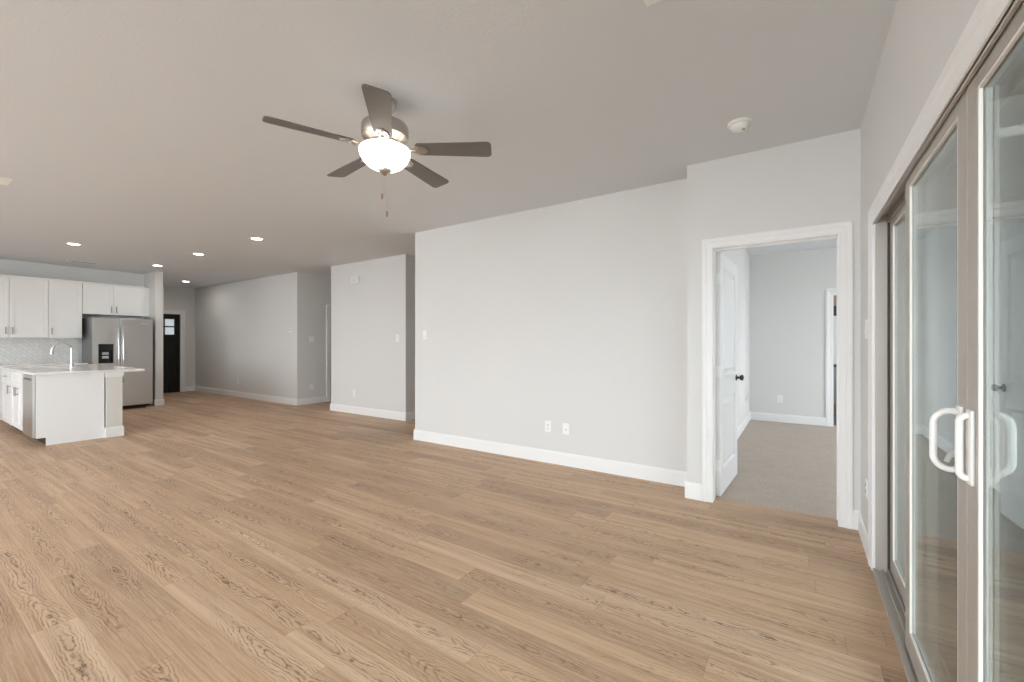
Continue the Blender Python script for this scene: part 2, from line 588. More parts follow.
# wall behind the camera, with the windows added for daylight
bm = newbm()
xs = [-11.67] + [v for ab in WINS for v in ab] + [0.5]
for i in range(0, len(xs), 2):
    box(bm, xs[i], xs[i + 1], BACKY - 0.12, BACKY, 0, H)
for a, b in WINS:
    box(bm, a, b, BACKY - 0.12, BACKY, 0, WZ0); box(bm, a, b, BACKY - 0.12, BACKY, WZ1, H)
struct('wall_back', bm, WL, 'wall behind the camera, with windows added for daylight', 'wall')
for i, (a, b) in enumerate(WINS):
    r = thing('window_%d' % (i + 1), 'large white framed window added for daylight behind the camera, the one %s' % ('nearest the kitchen', 'between the other two', 'nearest the sliding glass door')[i], 'window', (0, 0, 0), kind='structure')
    bm = newbm()
    for x0, x1, z0, z1 in ((a, a + .05, WZ0, WZ1), (b - .05, b, WZ0, WZ1), (a + .05, b - .05, WZ0, WZ0 + .05), (a + .05, b - .05, WZ1 - .05, WZ1), ((a + b) / 2 - .025, (a + b) / 2 + .025, WZ0 + .05, WZ1 - .05)):
        box(bm, x0, x1, BACKY - .09, BACKY - .03, z0, z1)
    obj('window_frame', bm, M['trim'], r)
    obj('pane', box(newbm(), a + .05, b - .05, BACKY - .062, BACKY - .056, WZ0 + .05, WZ1 - .05), M['glass_w'], r)

# bedroom shell
struct('wall_bedroom_left', box(newbm(), -0.81, -0.69, Y1 + T, 8.32, 0, H), WL, 'left wall of the bedroom behind the open door', 'wall')
BX0, BX1 = 0.425, 1.2
bm = newbm()
box(bm, -0.69, BX0, 8.2, 8.32, 0, H); box(bm, BX1, 4.0, 8.2, 8.32, 0, H); box(bm, BX0, BX1, 8.2, 8.32, 2.03, H)
struct('wall_bedroom_back', bm, WL, 'grey back wall of the bedroom seen through the doorway', 'wall')
bm = newbm()
box(bm, 3.88, 4.0, 3.9, 5.0, 0, H); box(bm, 3.88, 4.0, 7.4, 8.2, 0, H); box(bm, 3.88, 4.0, 5.0, 7.4, 0, .5); box(bm, 3.88, 4.0, 5.0, 7.4, 2.3, H)
struct('wall_bedroom_right', bm, WL, 'hidden bedroom wall, with a window added for daylight', 'wall')
r = thing('window_4', 'white framed window added to light the bedroom, out of sight to the right of the doorway', 'window', kind='structure')  # unseen window, added so daylight reaches the bedroom
bm = newbm()
for y0, y1, z0, z1 in ((5.0, 5.05, .5, 2.3), (7.35, 7.4, .5, 2.3), (5.05, 7.35, .5, .55), (5.05, 7.35, 2.25, 2.3), (6.18, 6.22, .55, 2.25)):
    box(bm, 3.91, 3.97, y0, y1, z0, z1)
obj('window_frame', bm, M['trim'], r)
obj('pane', box(newbm(), 3.938, 3.944, 5.05, 7.35, .55, 2.25), M['glass_w'], r)
struct('wall_bedroom_front', box(newbm(), 0.50, 4.0, YD + 0.012, YD + T, 0, H), WL, 'inner side of the bedroom wall that backs onto the patio', 'wall')
# room beyond the bedroom; unseen side opening added to let daylight in
bm = newbm()
box(bm, 0.0, 0.12, 8.32, 10.9, 0, H); box(bm, 0.0, 3.0, 10.9, 11.0, 0, H); box(bm, 2.9, 3.0, 8.32, 9.0, 0, H); box(bm, 2.9, 3.0, 10.4, 10.9, 0, H); box(bm, 2.9, 3.0, 9.0, 10.4, 0, 1.0); box(bm, 2.9, 3.0, 9.0, 10.4, 2.2, H)
struct('wall_bathroom', bm, WL, 'grey walls of the small room beyond the bedroom, with an unseen opening added for daylight', 'wall')


# ------------------------------------------------------------------ baseboards
def bb_profile(t=0.015, h=0.132):
    return [(0, 0), (t, 0), (t, h - 0.022), (t * .65, h - 0.008), (t * .45, h), (0, h)]


def base_run(bm, p0, p1, nrm, e0=0.0, e1=0.0):
    """baseboard from p0 to p1 on a wall whose free side is nrm; e0/e1 lengthen the ends"""
    p0 = Vector((*p0, 0)); p1 = Vector((*p1, 0)); n = Vector((*nrm, 0))
    d = (p1 - p0).normalized()
    p0 -= d * e0; p1 += d * e1
    pr = bb_profile()
    va = [bm.verts.new(p0 + n * t + Vector((0, 0, z))) for t, z in pr]
    vb = [bm.verts.new(p1 + n * t + Vector((0, 0, z))) for t, z in pr]
    k = len(pr)
    bm.faces.new(va); bm.faces.new(list(reversed(vb)))
    for i in range(k):
        bm.faces.new((va[i], vb[i], vb[(i + 1) % k], va[(i + 1) % k]))


CW = 0.09
e = 0.015


def baseboard(name, runs, label):
    bm = newbm()
    for rn in runs:
        base_run(bm, *rn)
    struct(name, bm, M['trim'], label, 'baseboard')


baseboard('baseboard_center', [((-4.24, Y1), (-0.77, Y1), (0, -1), e, 0), ((-4.24, Y1), (-4.24, 8.3), (-1, 0))], 'white baseboard along the long blank wall')
baseboard('baseboard_doorway', [((-0.77, YD), (DX0 - .062, YD), (0, -1), e, 0), ((-0.77, YD), (-0.77, Y1 - e), (-1, 0)),
                                ((DX1 + .058, YD), (XR, YD), (0, -1))], 'short white baseboards either side of the bedroom doorway')
baseboard('baseboard_right', [((XR, YD - e), (XR, SY1 + .097), (-1, 0)), ((XR, SY0 - .10), (XR, BACKY), (-1, 0))], 'white baseboard in the corner left of the sliding glass door')
baseboard('baseboard_closet', [((-7.42, Y3), (-5.38, Y3), (0, -1), e, e), ((-5.38, Y3), (-5.38, 8.3), (1, 0))], 'white baseboard around the short wall between the hall openings')
baseboard('baseboard_entry', [((-13.5, Y3), (-8.58, Y3), (0, -1), 0, e), ((-8.58, Y3), (-8.58, 5.60), (1, 0))], 'white baseboard along the shaded entry wall')
baseboard('baseboard_front', [((-13.5, 4.70), (-13.5, Y3 - e), (1, 0))], 'short white baseboard right of the front door')
baseboard('baseboard_stub', [((-10.9, 3.29), (-10.9, 3.42), (1, 0), e, e), ((-10.9, 3.42), (-13.5, 3.42), (0, 1)), ((-10.95, 3.29), (-10.9, 3.29), (0, -1))], 'white baseboard wrapped round the stub wall beside the refrigerator')
baseboard('baseboard_bedroom', [((-0.69, 8.2), (BX0 - CW + .005, 8.2), (0, -1)), ((-0.69, 3.92), (-0.69, 8.2 - e), (1, 0))], 'white baseboard of the bedroom seen through the doorway')
baseboard('baseboard_back', [((-11.5, BACKY), (XR - e, BACKY), (0, 1))], 'white baseboard under the added windows behind the camera')


# ------------------------------------------------------------------ casings, in a local frame: wall plane y=0, room side -y
def casing_bm(x0, x1, z1, w_=CW, t=0.018, bottom=0.0, both=None):
    bm = newbm()
    prof = [(0, 0), (0, .55 * t), (.10 * w_, .72 * t), (.16 * w_, .62 * t), (.52 * w_, .68 * t), (.60 * w_, .95 * t), (.90 * w_, t), (w_, .8 * t), (w_, 0)]

    def sweep(sgn, off):
        rows = []
        for u, th in prof:
            y = off - sgn * th
            rows.append([bm.verts.new(c) for c in ((x0 - u, y, bottom), (x0 - u, y, z1 + u), (x1 + u, y, z1 + u), (x1 + u, y, bottom))])
        k = len(rows)
        for i in range(k):
            a, b = rows[i], rows[(i + 1) % k]
            for j in range(3):
                bm.faces.new((a[j], a[j + 1], b[j + 1], b[j]))
        bm.faces.new([r_[0] for r_ in rows]); bm.faces.new([r_[3] for r_ in reversed(rows)])
    sweep(1, 0.0)
    if both is not None:
        sweep(-1, both)
    return bm


# bedroom doorway
JT = 0.014
d2 = thing('door_2', 'white panelled bedroom door standing open into the carpeted room, in a moulded white frame', 'door', (0, YD, 0), kind='structure')
obj('casing', casing_bm(DX0 + .020, DX1 - .024, DZ - .012, w_=.082, both=T), M['trim'], d2)
bm = newbm()
box(bm, DX0, DX0 + JT, 0, T, 0, DZ - JT); box(bm, DX1 - JT, DX1, 0, T, 0, DZ - JT); box(bm, DX0, DX1, 0, T, DZ - JT, DZ)
box(bm, DX0 + JT, DX0 + JT + .006, .045, .08, 0, DZ - JT); box(bm, DX1 - JT - .006, DX1 - JT, .045, .08, 0, DZ - JT); box(bm, DX0 + JT + .006, DX1 - JT - .006, .045, .08, DZ - JT - .01, DZ - JT)
obj('jamb', bm, M['trim'], d2)


def panel_leaf(W_, H_, panels, th=0.035, m=None, st=0.11):
    """door leaf: x 0..W, y 0..th, z 0..H, with moulded sunk panels on both faces"""
    bm = newbm()
    zs = []
    lo = 0
    for z0, z1 in panels:
        box(bm, st, W_ - st, 0, th, lo, z0)
        lo = z1
    box(bm, st, W_ - st, 0, th, lo, H_)
    box(bm, 0, st, 0, th, 0, H_); box(bm, W_ - st, W_, 0, th, 0, H_)
    for z0, z1 in panels:
        x0, x1 = st, W_ - st
        rec = 0.018
        box(bm, x0, x1, rec, th - rec, z0, z1)
        # sloped moulding and raised field, on each face
        for y_, s in ((0, 1), (th, -1)):
            ring = [(0, 0.0), (.018, rec * .9), (.030, rec * .9), (.055, .002)]
            loops = []
            for ins, dp in ring:
                yy = y_ + s * dp
                loops.append([bm.verts.new(c) for c in ((x0 + ins, yy, z0 + ins), (x1 - ins, yy, z0 + ins), (x1 - ins, yy, z1 - ins), (x0 + ins, yy, z1 - ins))])
            for a, b in zip(loops, loops[1:]):
                for i in range(4):
                    bm.faces.new((a[i], a[(i + 1) % 4], b[(i + 1) % 4], b[i]))
            bm.faces.new(loops[-1])
    return bm


leaf = obj('door_leaf', panel_leaf(0.78, 2.01, [(0.20, 0.80), (0.99, 1.90)]), M['doorw'], d2)
leaf.location = (-0.538, 0.146, 0.012)
leaf.rotation_euler = (0, 0, math.radians(87.0))
for z in (0.25, 1.03, 1.80):
    bm = newbm()
    tube(bm, [(-0.006, 0.04, z - .045), (-0.006, 0.04, z + .045)], 0.0065, 10)
    box(bm, -0.0025, -0.0003, 0.0, 0.036, z - .045, z + .045)
    obj('hinge', bm, M['plastic'], leaf)
bm = newbm()
R4 = Matrix.Translation((0.715, 0, 0.935)) @ Matrix.Rotation(PI / 2, 4, 'X')
lathe(bm, [(0.030, 0), (0.030, 0.006), (0.012, 0.010), (0.010, 0.028), (0.022, 0.036), (0.028, 0.048), (0.024, 0.060), (0.010, 0.066)], n=24, M4=R4)
R5 = Matrix.Translation((0.715, 0.035, 0.935)) @ Matrix.Rotation(-PI / 2, 4, 'X')
lathe(bm, [(0.030, 0), (0.030, 0.006), (0.012, 0.010), (0.010, 0.028), (0.022, 0.036), (0.028, 0.048), (0.024, 0.060), (0.010, 0.066)], n=24, M4=R5)
tag(obj('door_knob', bm, M['bronze'], leaf, True), 'dark bronze round knob')

# front door (local frame turned to face +x)
d3 = thing('door_3', 'black front door with small glass lites beside the stub wall', 'front door', (-13.5, 0, 0), PI / 2, kind='structure')
obj('casing', casing_bm(3.708, 4.617, 2.04), M['trim'], d3)
bm = newbm()
box(bm, 3.70, 3.72, 0, T, 0, 2.03); box(bm, 4.605, 4.625, 0, T, 0, 2.03); box(bm, 3.70, 4.625, 0, T, 2.03, 2.05)
obj('jamb', bm, M['trim'], d3)
bm = newbm()
D0, D1 = 3.72, 4.605
lx = [D0 + .12, D0 + .335, D0 + .55, D0 + .765]
box(bm, D0, D1, .04, .085, .001, 1.50); box(bm, D0, D1, .04, .085, 1.90, 2.03)
box(bm, D0, lx[0], .04, .085, 1.50, 1.90); box(bm, lx[3], D1, .04, .085, 1.50, 1.90)
for a in lx[1:3]:
    box(bm, a - .015, a + .015, .04, .085, 1.50, 1.90)
box(bm, lx[0], lx[3], .04, .085, 1.69, 1.72)
box(bm, D0 + .06, D1 - .06, .02, .04, 1.42, 1.49)          # dentil shelf
x = D0 + .12
while x < D1 - .13:
    box(bm, x, x + .085, .034, .04, .20, 1.36); x += .1
obj('door_leaf', bm, M['blackdoor'], d3)
obj('lite_glass', box(newbm(), lx[0], lx[3], .058, .066, 1.50, 1.90), M['litglass'], d3)

# nook door in the entry side wall (faces +x)
d4 = thing('door_4', 'white door frame edge in the nook beyond the entry wall', 'door', (-8.58, 0, 0), PI / 2, kind='structure')
obj('casing', casing_bm(5.68, 6.46, 2.03), M['trim'], d4)
lf = obj('door_leaf', panel_leaf(0.78, 2.02, [(0.20, 0.80), (0.99, 1.90)]), M['doorw'], d4)
lf.location = (5.68, 0.03, 0.005)

# bathroom door frame in the bedroom back wall
d5 = thing('door_5', 'white trimmed doorway in the back wall of the bedroom', 'doorway', (0, 8.2, 0), kind='structure')
obj('casing', casing_bm(BX0 + .005, BX1 - .005, 2.02, both=T), M['trim'], d5)
bm = newbm()
box(bm, BX0, BX0 + .014, 0, T, 0, 2.016); box(bm, BX1 - .014, BX1, 0, T, 0, 2.016); box(bm, BX0, BX1, 0, T, 2.016, 2.03)
obj('jamb', bm, M['trim'], d5)

# ------------------------------------------------------------------ sliding glass door
# local frame: x = world y, y- = towards the room. root turned -90: local x -> world -y. keep world coordinates instead.
sl = thing('door_1', 'tan framed sliding glass door with white trim along the right wall', 'sliding door', (0, 0, 0), kind='structure')


def casing_world():
    bm = casing_bm(SY0, SY1, SZ, w_=.10)
    # local x -> world y, local -y -> world -x
    bmesh.ops.transform(bm, matrix=Matrix(((0, 1, 0, XR), (1, 0, 0, 0), (0, 0, 1, 0), (0, 0, 0, 1))), verts=bm.verts)
    return bm


obj('casing', casing_world(), M['trim'], sl)
bm = newbm()
box(bm, XR - .004, XR + .004, SY1 - .004, SY1, 0.0, SZ); box(bm, XR - .004, XR + .004, SY0 + .004, SY1 - .004, SZ, SZW); box(bm, XR - .004, XR + .004, SY0, SY0 + .004, 0, SZ)
obj('liner', bm, M['trim'], sl)
F0, F1 = XR + .004, 0.470
bm = newbm()
box(bm, F0, F1, SY1 - .012, SY1, 0, SZW); box(bm, F0, F1, SY0, SY0 + .012, 0, SZW)
box(bm, F0, F0 + .008, SY0 + .012, SY1 - .012, SZ, SZW - .006)
box(bm, F0, F1, SY0 + .012, SY1 - .012, SZW - .006, SZW)
box(bm, F1 - .008, F1, SY0 + .012, SY1 - .012, SZ - .01, SZW - .006)
box(bm, .405, .411, SY0 + .012, SY1 - .012, SZ - .006, SZW - .006)
obj('frame', bm, M['alu'], sl)
bm = newbm()
for y_ in (SY1 - .020, SY0 + .012):
    box(bm, .4045, .4145, y_, y_ + .008, .036, SZ)
tag(obj('weather_seal', bm, M['groove'], sl), 'dark weather seal')
bm = newbm()
box(bm, XR - .008, F1, SY0, SY1, 0.0, 0.014)
for xa, xb, zz in ((XR - .008, XR + .008, .022), (.381, .387, .026), (.404, .410, .036), (.429, .435, .026), (F1 - .01, F1, .036)):
    box(bm, xa, xb, SY0 + .012, SY1 - .012, .014, zz)
obj('sill_track', bm, M['alu'], sl)


def slider_panel(y0, y1, x0, th, ext=False, hand=None):
    """one glazed panel from y0 (near) to y1 (far)"""
    z0, z1 = 0.028, SZ + .025
    st, rl, rb = 0.078, 0.060, 0.088
    bm = newbm()
    box(bm, x0, x0 + th, y0, y0 + st, z0, z1, .003); box(bm, x0, x0 + th, y1 - st, y1, z0, z1, .003)
    box(bm, x0, x0 + th, y0 + st, y1 - st, z1 - rl, z1, .003); box(bm, x0, x0 + th, y0 + st, y1 - st, z0, z0 + rb, .003)
    p = obj('door_panel', bm, M['alu'], sl)
    gy0, gy1, gz0, gz1 = y0 + st, y1 - st, z0 + rb, z1 - rl
    def ring(xa, xb, w_):
        bm = newbm()
        box(bm, xa, xb, gy0, gy0 + w_, gz0, gz1); box(bm, xa, xb, gy1 - w_, gy1, gz0, gz1)
        box(bm, xa, xb, gy0 + w_, gy1 - w_, gz0, gz0 + w_); box(bm, xa, xb, gy0 + w_, gy1 - w_, gz1 - w_, gz1)
        return bm
    tag(obj('glazing_bead', ring(x0 + .001, x0 + .0085, .007), M['gasket'], p), 'pale bead round the glass')
    obj('spacer', ring(x0 + .0125, x0 + th - .0125, .012), M['grey_pl'], p)
    obj('outer_bead', ring(x0 + th - .0085, x0 + th - .001, .007), M['alu'], p)
    obj('pane', box(newbm(), x0 + .009, x0 + .012, gy0 + .001, gy1 - .001, gz0 + .001, gz1 - .001), M['glass'], p)
    obj('pane', box(newbm(), x0 + th - .012, x0 + th - .009, gy0 + .001, gy1 - .001, gz0 + .001, gz1 - .001), M['glass'], p)
    return p


mid_y = (SY0 + SY1) / 2
XP = 0.366
pA = slider_panel(2.31, SY1 - .013, .415, .034)
pB = slider_panel(mid_y + .001, 2.39, XP, .036)
pC = slider_panel(2 * mid_y - 2.39, mid_y - .001, XP, .036)
pD = slider_panel(SY0 + .013, 2 * mid_y - 2.31, .415, .034)


def pull(y, side, xface, out=.056):
    """D shaped pull: side -1 projects into the room, +1 outside"""
    bm = newbm()
    zc, hz = 1.01, .080
    path = []
    n = 10
    path.append((xface, y, zc - hz + .004))
    rr = min(.036, out * .7)
    for k in range(n + 1):
        a = PI / 2 * k / n
        path.append((xface + side * (out - rr + rr * math.sin(a)), y, zc - hz + rr - rr * math.cos(a)))
    for k in range(n + 1):
        a = PI / 2 * k / n
        path.append((xface + side * (out - rr + rr * math.cos(a)), y, zc + hz - rr + rr * math.sin(a)))
    path.append((xface, y, zc + hz - .004))
    tube(bm, path, 0.008, 14)
    xp = xface + side * .008
    box(bm, min(xface, xp), max(xface, xp), y - .02, y + .02, zc - hz - .015, zc + hz + .015, .003)
    return bm


def latch(y, side, xface):
    bm = newbm()
    z = .975
    tube(bm, [(xface + side * .007, y, z), (xface + side * .018, y, z + .004), (xface + side * .030, y, z - .025)], [.009, .008, .006], 10)
    return bm


hp = mid_y + .043
h = obj('handle', pull(hp, -1, XP), M['plastic'], pB, True)
tag(h, 'white D shaped pull handle')
obj('handle', pull(hp, 1, XP + .036), M['plastic'], pB, True)
hq = mid_y - .043
h2 = obj('handle', pull(hq, -1, XP, .024), M['plastic'], pC, True)
obj('latch', latch(hp, -1, XP), M['grey_pl'], pB, True)

# ------------------------------------------------------------------ outdoors, unseen: patio added to set the light at the slider
struct('added_patio_floor', box(newbm(), 0.50, 4.6, -4.7, YD - .03, -0.12, -0.02), M['concrete'], 'added grey concrete patio slab outside the sliding door', 'patio')
struct('ground', box(newbm(), -40, 40, -40, 40, -0.4, -0.14), M['bounce_ground'], 'unseen ground around the house, made pale to bounce light onto the ceiling', 'ground')
struct('added_patio_roof', box(newbm(), 0.52, 2.7, -4.7, YD - .03, 2.55, 2.7), M['patiow'], 'unseen patio roof added over the slab to limit the daylight', 'roof')  # added roof, its depth set for how much daylight reaches the slider
bm = newbm()
z = -0.02
while z < 2.5:
    zt = min(z + .18, 2.55)
    prism(bm, [(YD - .02, z), (YD + .01, z), (YD + .01, zt), (YD - .005, zt)], 'x', .505, 4.1)
    z += .18
M['siding'] = mat('grey_siding', (0.05, 0.052, 0.053), .6, bump=.1, vary=.05)  # near black so little light comes back through the slider panes
struct('wall_siding', bm, M['siding'], 'added grey lap siding on the bedroom outside wall, kept dark to dim the view through the glass', 'wall')
for yy in (-2.5, 0.6, 3.5):
    bm = newbm()
    box(bm, 2.5, 2.65, yy - .075, yy + .075, -0.02, 2.55)
    box(bm, 2.48, 2.67, yy - .095, yy + .095, -0.02, .12)
    tag(obj('added_patio_post', bm, M['patiow']), 'added square patio post outside, %s' % {-2.5: 'the near one', 0.6: 'the middle one', 3.5: 'the far one by the house wall'}[yy], 'post', 'patio posts')

# ------------------------------------------------------------------ ceiling fan
FX, FY = -2.085, 1.748
fan = thing('ceiling_fan', 'five bladed grey ceiling fan with lit white bowl light and pull chains', 'ceiling fan', (FX, FY, 0))
bm = newbm()
lathe(bm, [(0.066, 2.739), (0.066, 2.715), (0.060, 2.690), (0.040, 2.668), (0.018, 2.660)], n=36)
obj('canopy', bm, M['nickel'], fan, True)
bm = newbm(); lathe(bm, [(0.013, 2.668), (0.013, 2.608)], n=18)
obj('downrod', bm, M['nickel'], fan, True)
bm = newbm()
lathe(bm, [(0.020, 2.625), (0.045, 2.620), (0.062, 2.612), (0.110, 2.602), (0.134, 2.588), (0.139, 2.574), (0.139, 2.528), (0.134, 2.514),
           (0.120, 2.508), (0.098, 2.502), (0.085, 2.490), (0.085, 2.478), (0.06, 2.472)], n=48)
obj('motor_housing', bm, M['nickel'], fan, True)
bm = newbm()
lathe(bm, [(0.045, 2.474), (0.045, 2.440), (0.070, 2.436), (0.074, 2.428), (0.06, 2.424)], n=36)
obj('switch_housing', bm, M['nickel'], fan, True)
for k in range(10):
    a = k * PI / 5
    bm = newbm()
    box(bm, .047 * math.cos(a) - .004, .047 * math.cos(a) + .004, .047 * math.sin(a) - .004, .047 * math.sin(a) + .004, 2.448, 2.470)
    obj('vent_slot', bm, M['slot'], fan)
bm = newbm()
prof = [(0.137, 2.447), (0.147, 2.443), (0.151, 2.433), (0.147, 2.408), (0.132, 2.378), (0.106, 2.350), (0.070, 2.330), (0.03, 2.322)]
lathe(bm, prof, n=48)
obj('light_bowl', bm, M['bowl'], fan, True)
bm = newbm()
lathe(bm, [(0.022, 2.330), (0.037, 2.328), (0.037, 2.316), (0.030, 2.306), (0.018, 2.300), (0.012, 2.290), (0.004, 2.286)], n=28)
obj('finial', bm, M['nickel'], fan, True)
for dx, dy, zb in ((-.012, -.012, 2.15), (.010, .006, 2.045)):
    bm = newbm()
    z = 2.298
    tube(bm, [(dx, dy, z), (dx, dy, zb + .03)], .0011, 6)
    k = zb + .03
    while k < z:
        lathe(bm, [(.0004, k - .0018), (.0019, k), (.0004, k + .0018)], dx, dy, 6, False); k += .012
    c = obj('pull_chain', bm, M['nickel'], fan, True)
    bm = newbm()
    lathe(bm, [(.002, zb + .032), (.006, zb + .024), (.0075, zb + .010), (.006, zb - .002), (.002, zb - .008)], dx, dy, 12)
    obj('chain_fob', bm, M['brown'], c, True)


def blade_bm():
    """blade along +x from .205 to .655, flat, then pitched"""
    bm = newbm()
    out = []
    r0, r1 = .20, .643
    w0, w1 = .052, .068
    n = 6
    pts = [(r0, -w0)]
    pts += [(r1 - .03, -w1)]
    for k in range(1, n):
        a = -PI / 2 + (PI / 2) * k / n
        pts.append((r1 - .03 + .03 * math.cos(a), -w1 + .03 + .03 * math.sin(a)))
    pts += [(r1, -w1 + .03), (r1, w1 - .03)]
    for k in range(1, n):
        a = (PI / 2) * k / n
        pts.append((r1 - .03 + .03 * math.cos(a), w1 - .03 + .03 * math.sin(a)))
    pts += [(r1 - .03, w1), (r0, w0), (r0 - .018, w0 - .02), (r0 - .018, -w0 + .02)]
    prism(bm, pts, 'z', -.003, .003)
    return bm


PITCH = -12
ZB = 2.448
for k, ang in enumerate((-112.5, -43.5, 34.0, 100.5, 172.0)):
    a = math.radians(ang)
    Mx = Matrix.Rotation(a, 4, 'Z') @ Matrix.Translation((0, 0, ZB)) @ Matrix.Rotation(math.radians(PITCH), 4, 'X')
    bm = blade_bm()
    bmesh.ops.transform(bm, matrix=Mx, verts=bm.verts)
    bl = obj('blade', bm, M['blade'], fan)
    bm = newbm()      # blade iron: curved arm and a plate with screws under the blade root
    tube(bm, [(.085, 0, .018), (.12, 0, .006), (.15, 0, -.010), (.19, 0, -.010)], [.010, .011, .012, .009], 10)
    prism(bm, [(.165, -.015), (.20, -.040), (.245, -.030), (.262, 0), (.245, .030), (.20, .040), (.165, .015)], 'z', -.0095, -.0035)
    for px_, py_ in ((.205, -.022), (.205, .022), (.243, 0)):
        lathe(bm, [(.006, -.0095), (.005, -.0135), (.002, -.0145)], px_, py_, 10)
    bmesh.ops.transform(bm, matrix=Mx, verts=bm.verts)
    obj('blade_arm', bm, M['nickel'], bl, True)


# ------------------------------------------------------------------ downlights
def downlight_first(loc, label):
    t = thing('downlight', label, 'ceiling light', loc, 0, 'recessed ceiling lights')
    bm = newbm()
    lathe(bm, [(0.062, -.002), (0.068, -.007), (0.085, -.006), (0.092, 0.0005)], n=36, caps=False)
    lathe(bm, [(0.092, 0.0005), (0.062, 0.0005)], n=36, caps=False)
    obj('trim_ring', bm, M['plastic'], t, True)
    obj('lens', lathe(newbm(), [(0.063, -.0025), (0.062, -.0035)], n=36), M['lens'], t)
    l = bpy.data.lights.new('downlight_lamp', 'AREA')
    l.shape = 'DISK'; l.size = .12; l.energy = 1.8; l.color = (1, .95, .88)
    lo = bpy.data.objects.new('lamp', l)
    lo.location = (0, 0, -.006); lo.parent = t
    COL.objects.link(lo)
    return t


dls = [((-6.32, 3.05, H), 'round lit downlight nearest the short wall, rightmost in the photo'),
       ((-8.21, 3.05, H), 'round lit downlight in front of the entry wall, second from right'),
       ((-10.06, 3.07, H), 'round lit downlight just in front of the stub wall by the refrigerator'),
       ((-12.11, 4.24, H), 'farthest round lit downlight, close to the front door'),
       ((-8.91, 1.72, H), 'round lit downlight above the kitchen island, leftmost in the photo')]
dls.append(((.95, 9.3, H), 'unseen downlight added to brighten the small room beyond the bedroom'))  # lamp added out of view, the small room was too dark
dl0 = downlight_first(*dls[0])
for lc, lb in dls[1:]:
    dup(dl0, lc, 0, lb)

# ------------------------------------------------------------------ vents and detectors
def vent(name, label, x0, x1, y0, y1, along='x', nslat=8):
    t = thing(name, label, 'vent', ((x0 + x1) / 2, (y0 + y1) / 2, H))
    sx, sy = (x1 - x0) / 2, (y1 - y0) / 2
    b = .025
    bm = newbm()
    for q in ((-sx, sx, -sy, -sy + b), (-sx, sx, sy - b, sy), (-sx, -sx + b, -sy + b, sy - b), (sx - b, sx, -sy + b, sy - b)):
        box(bm, *q, -.008, -.0005)
    obj('frame', bm, M['plastic'], t)
    for k in range(nslat):
        bm = newbm()
        if along == 'x':
            yy = -sy + b + (2 * sy - 2 * b) * (k + .5) / nslat
            prism(bm, [(yy - .006, -.0065), (yy - .004, -.0075), (yy + .006, -.002), (yy + .004, -.001)], 'x', -sx + b, sx - b)
        else:
            xx = -sx + b + (2 * sx - 2 * b) * (k + .5) / nslat
            prism(bm, [(xx - .006, -.0065), (xx - .004, -.0075), (xx + .006, -.002), (xx + .004, -.001)], 'y', -sy + b, sy - b)
        obj('slat', bm, M['plastic'], t)
    obj('duct_shade', box(newbm(), -sx + b, sx - b, -sy + b, sy - b, -.0009, -.0003), M['slot'], t)  # dark sheet, paints the shade inside the vent opening


vent('ceiling_vent', 'white ceiling vent corner cut off by the top edge of the photo', -.55, -.15, 1.47, 1.88, nslat=12)
vent('ceiling_vent', 'small white ceiling vent at the left edge of the photo', -6.10, -5.85, .42, .74, 'y', 7)
vent('ceiling_vent', 'slim ceiling vent above the kitchen cabinets', -10.87, -10.70, 1.98, 2.40, 'x', 5)

t = thing('smoke_detector', 'round white smoke detector on the ceiling in front of the bedroom doorway', 'smoke detector', (-.327, 3.225, H))
bm = newbm()
lathe(bm, [(.074, -.0005), (.074, -.014), (.070, -.018), (.060, -.018)], n=40)
obj('base', bm, M['plastic'], t, True)
bm = newbm()
lathe(bm, [(.058, -.017), (.058, -.030), (.052, -.042), (.036, -.050), (.015, -.053)], n=40)
obj('cover', bm, M['plastic'], t, True)
bm = newbm()
lathe(bm, [(.010, -.050), (.010, -.0545), (.007, -.056)], .022, -.010, 16)
obj('test_button', bm, M['grey_pl'], t, True)


# ------------------------------------------------------------------ wall plates (local frame: on wall plane y=0, facing -y)
def outlet_thing(loc, rz, label):
    t = thing('wall_outlet', label, 'outlet', loc, rz, 'white duplex wall outlets')
    obj('plate', box(newbm(), -.036, .036, -.007, -.0005, -.058, .058, .002), M['plastic'], t)
    for dz in (.020, -.020):
        o = obj('receptacle', box(newbm(), -.017, .017, -.010, -.006, dz - .014, dz + .014, .0012), M['plastic'], t)
        bm = newbm()
        box(bm, -.009, -.006, -.0112, -.0095, dz - .002, dz + .008); box(bm, .006, .009, -.0112, -.0095, dz - .002, dz + .008)
        lathe(bm, [(.003, -.0015), (.003, .0015)], n=10, M4=Matrix.Translation((0, -.0102, dz - .008)) @ Matrix.Rotation(PI / 2, 4, 'X'))
        obj('slots', bm, M['slot'], o)
    return t


def switch_thing(loc, rz, label, n=1):
    t = thing('light_switch', label, 'light switch', loc, rz, 'white rocker light switches')
    hw = .036 if n == 1 else .058
    obj('plate', box(newbm(), -hw, hw, -.007, -.0005, -.058, .058, .002), M['plastic'], t)
    for k in range(n):
        cx = 0 if n == 1 else (-.023 + .046 * k)
        bm = newbm()
        prism(bm, [(-.005, -.032), (-.013, -.032), (-.009, .032), (-.005, .032)], 'x', cx - .016, cx + .016)
        obj('rocker', bm, M['plastic'], t)
        obj('rocker_gap', box(newbm(), cx - .018, cx + .018, -.0076, -.0065, -.034, .034), M['grey_pl'], t)
    return t


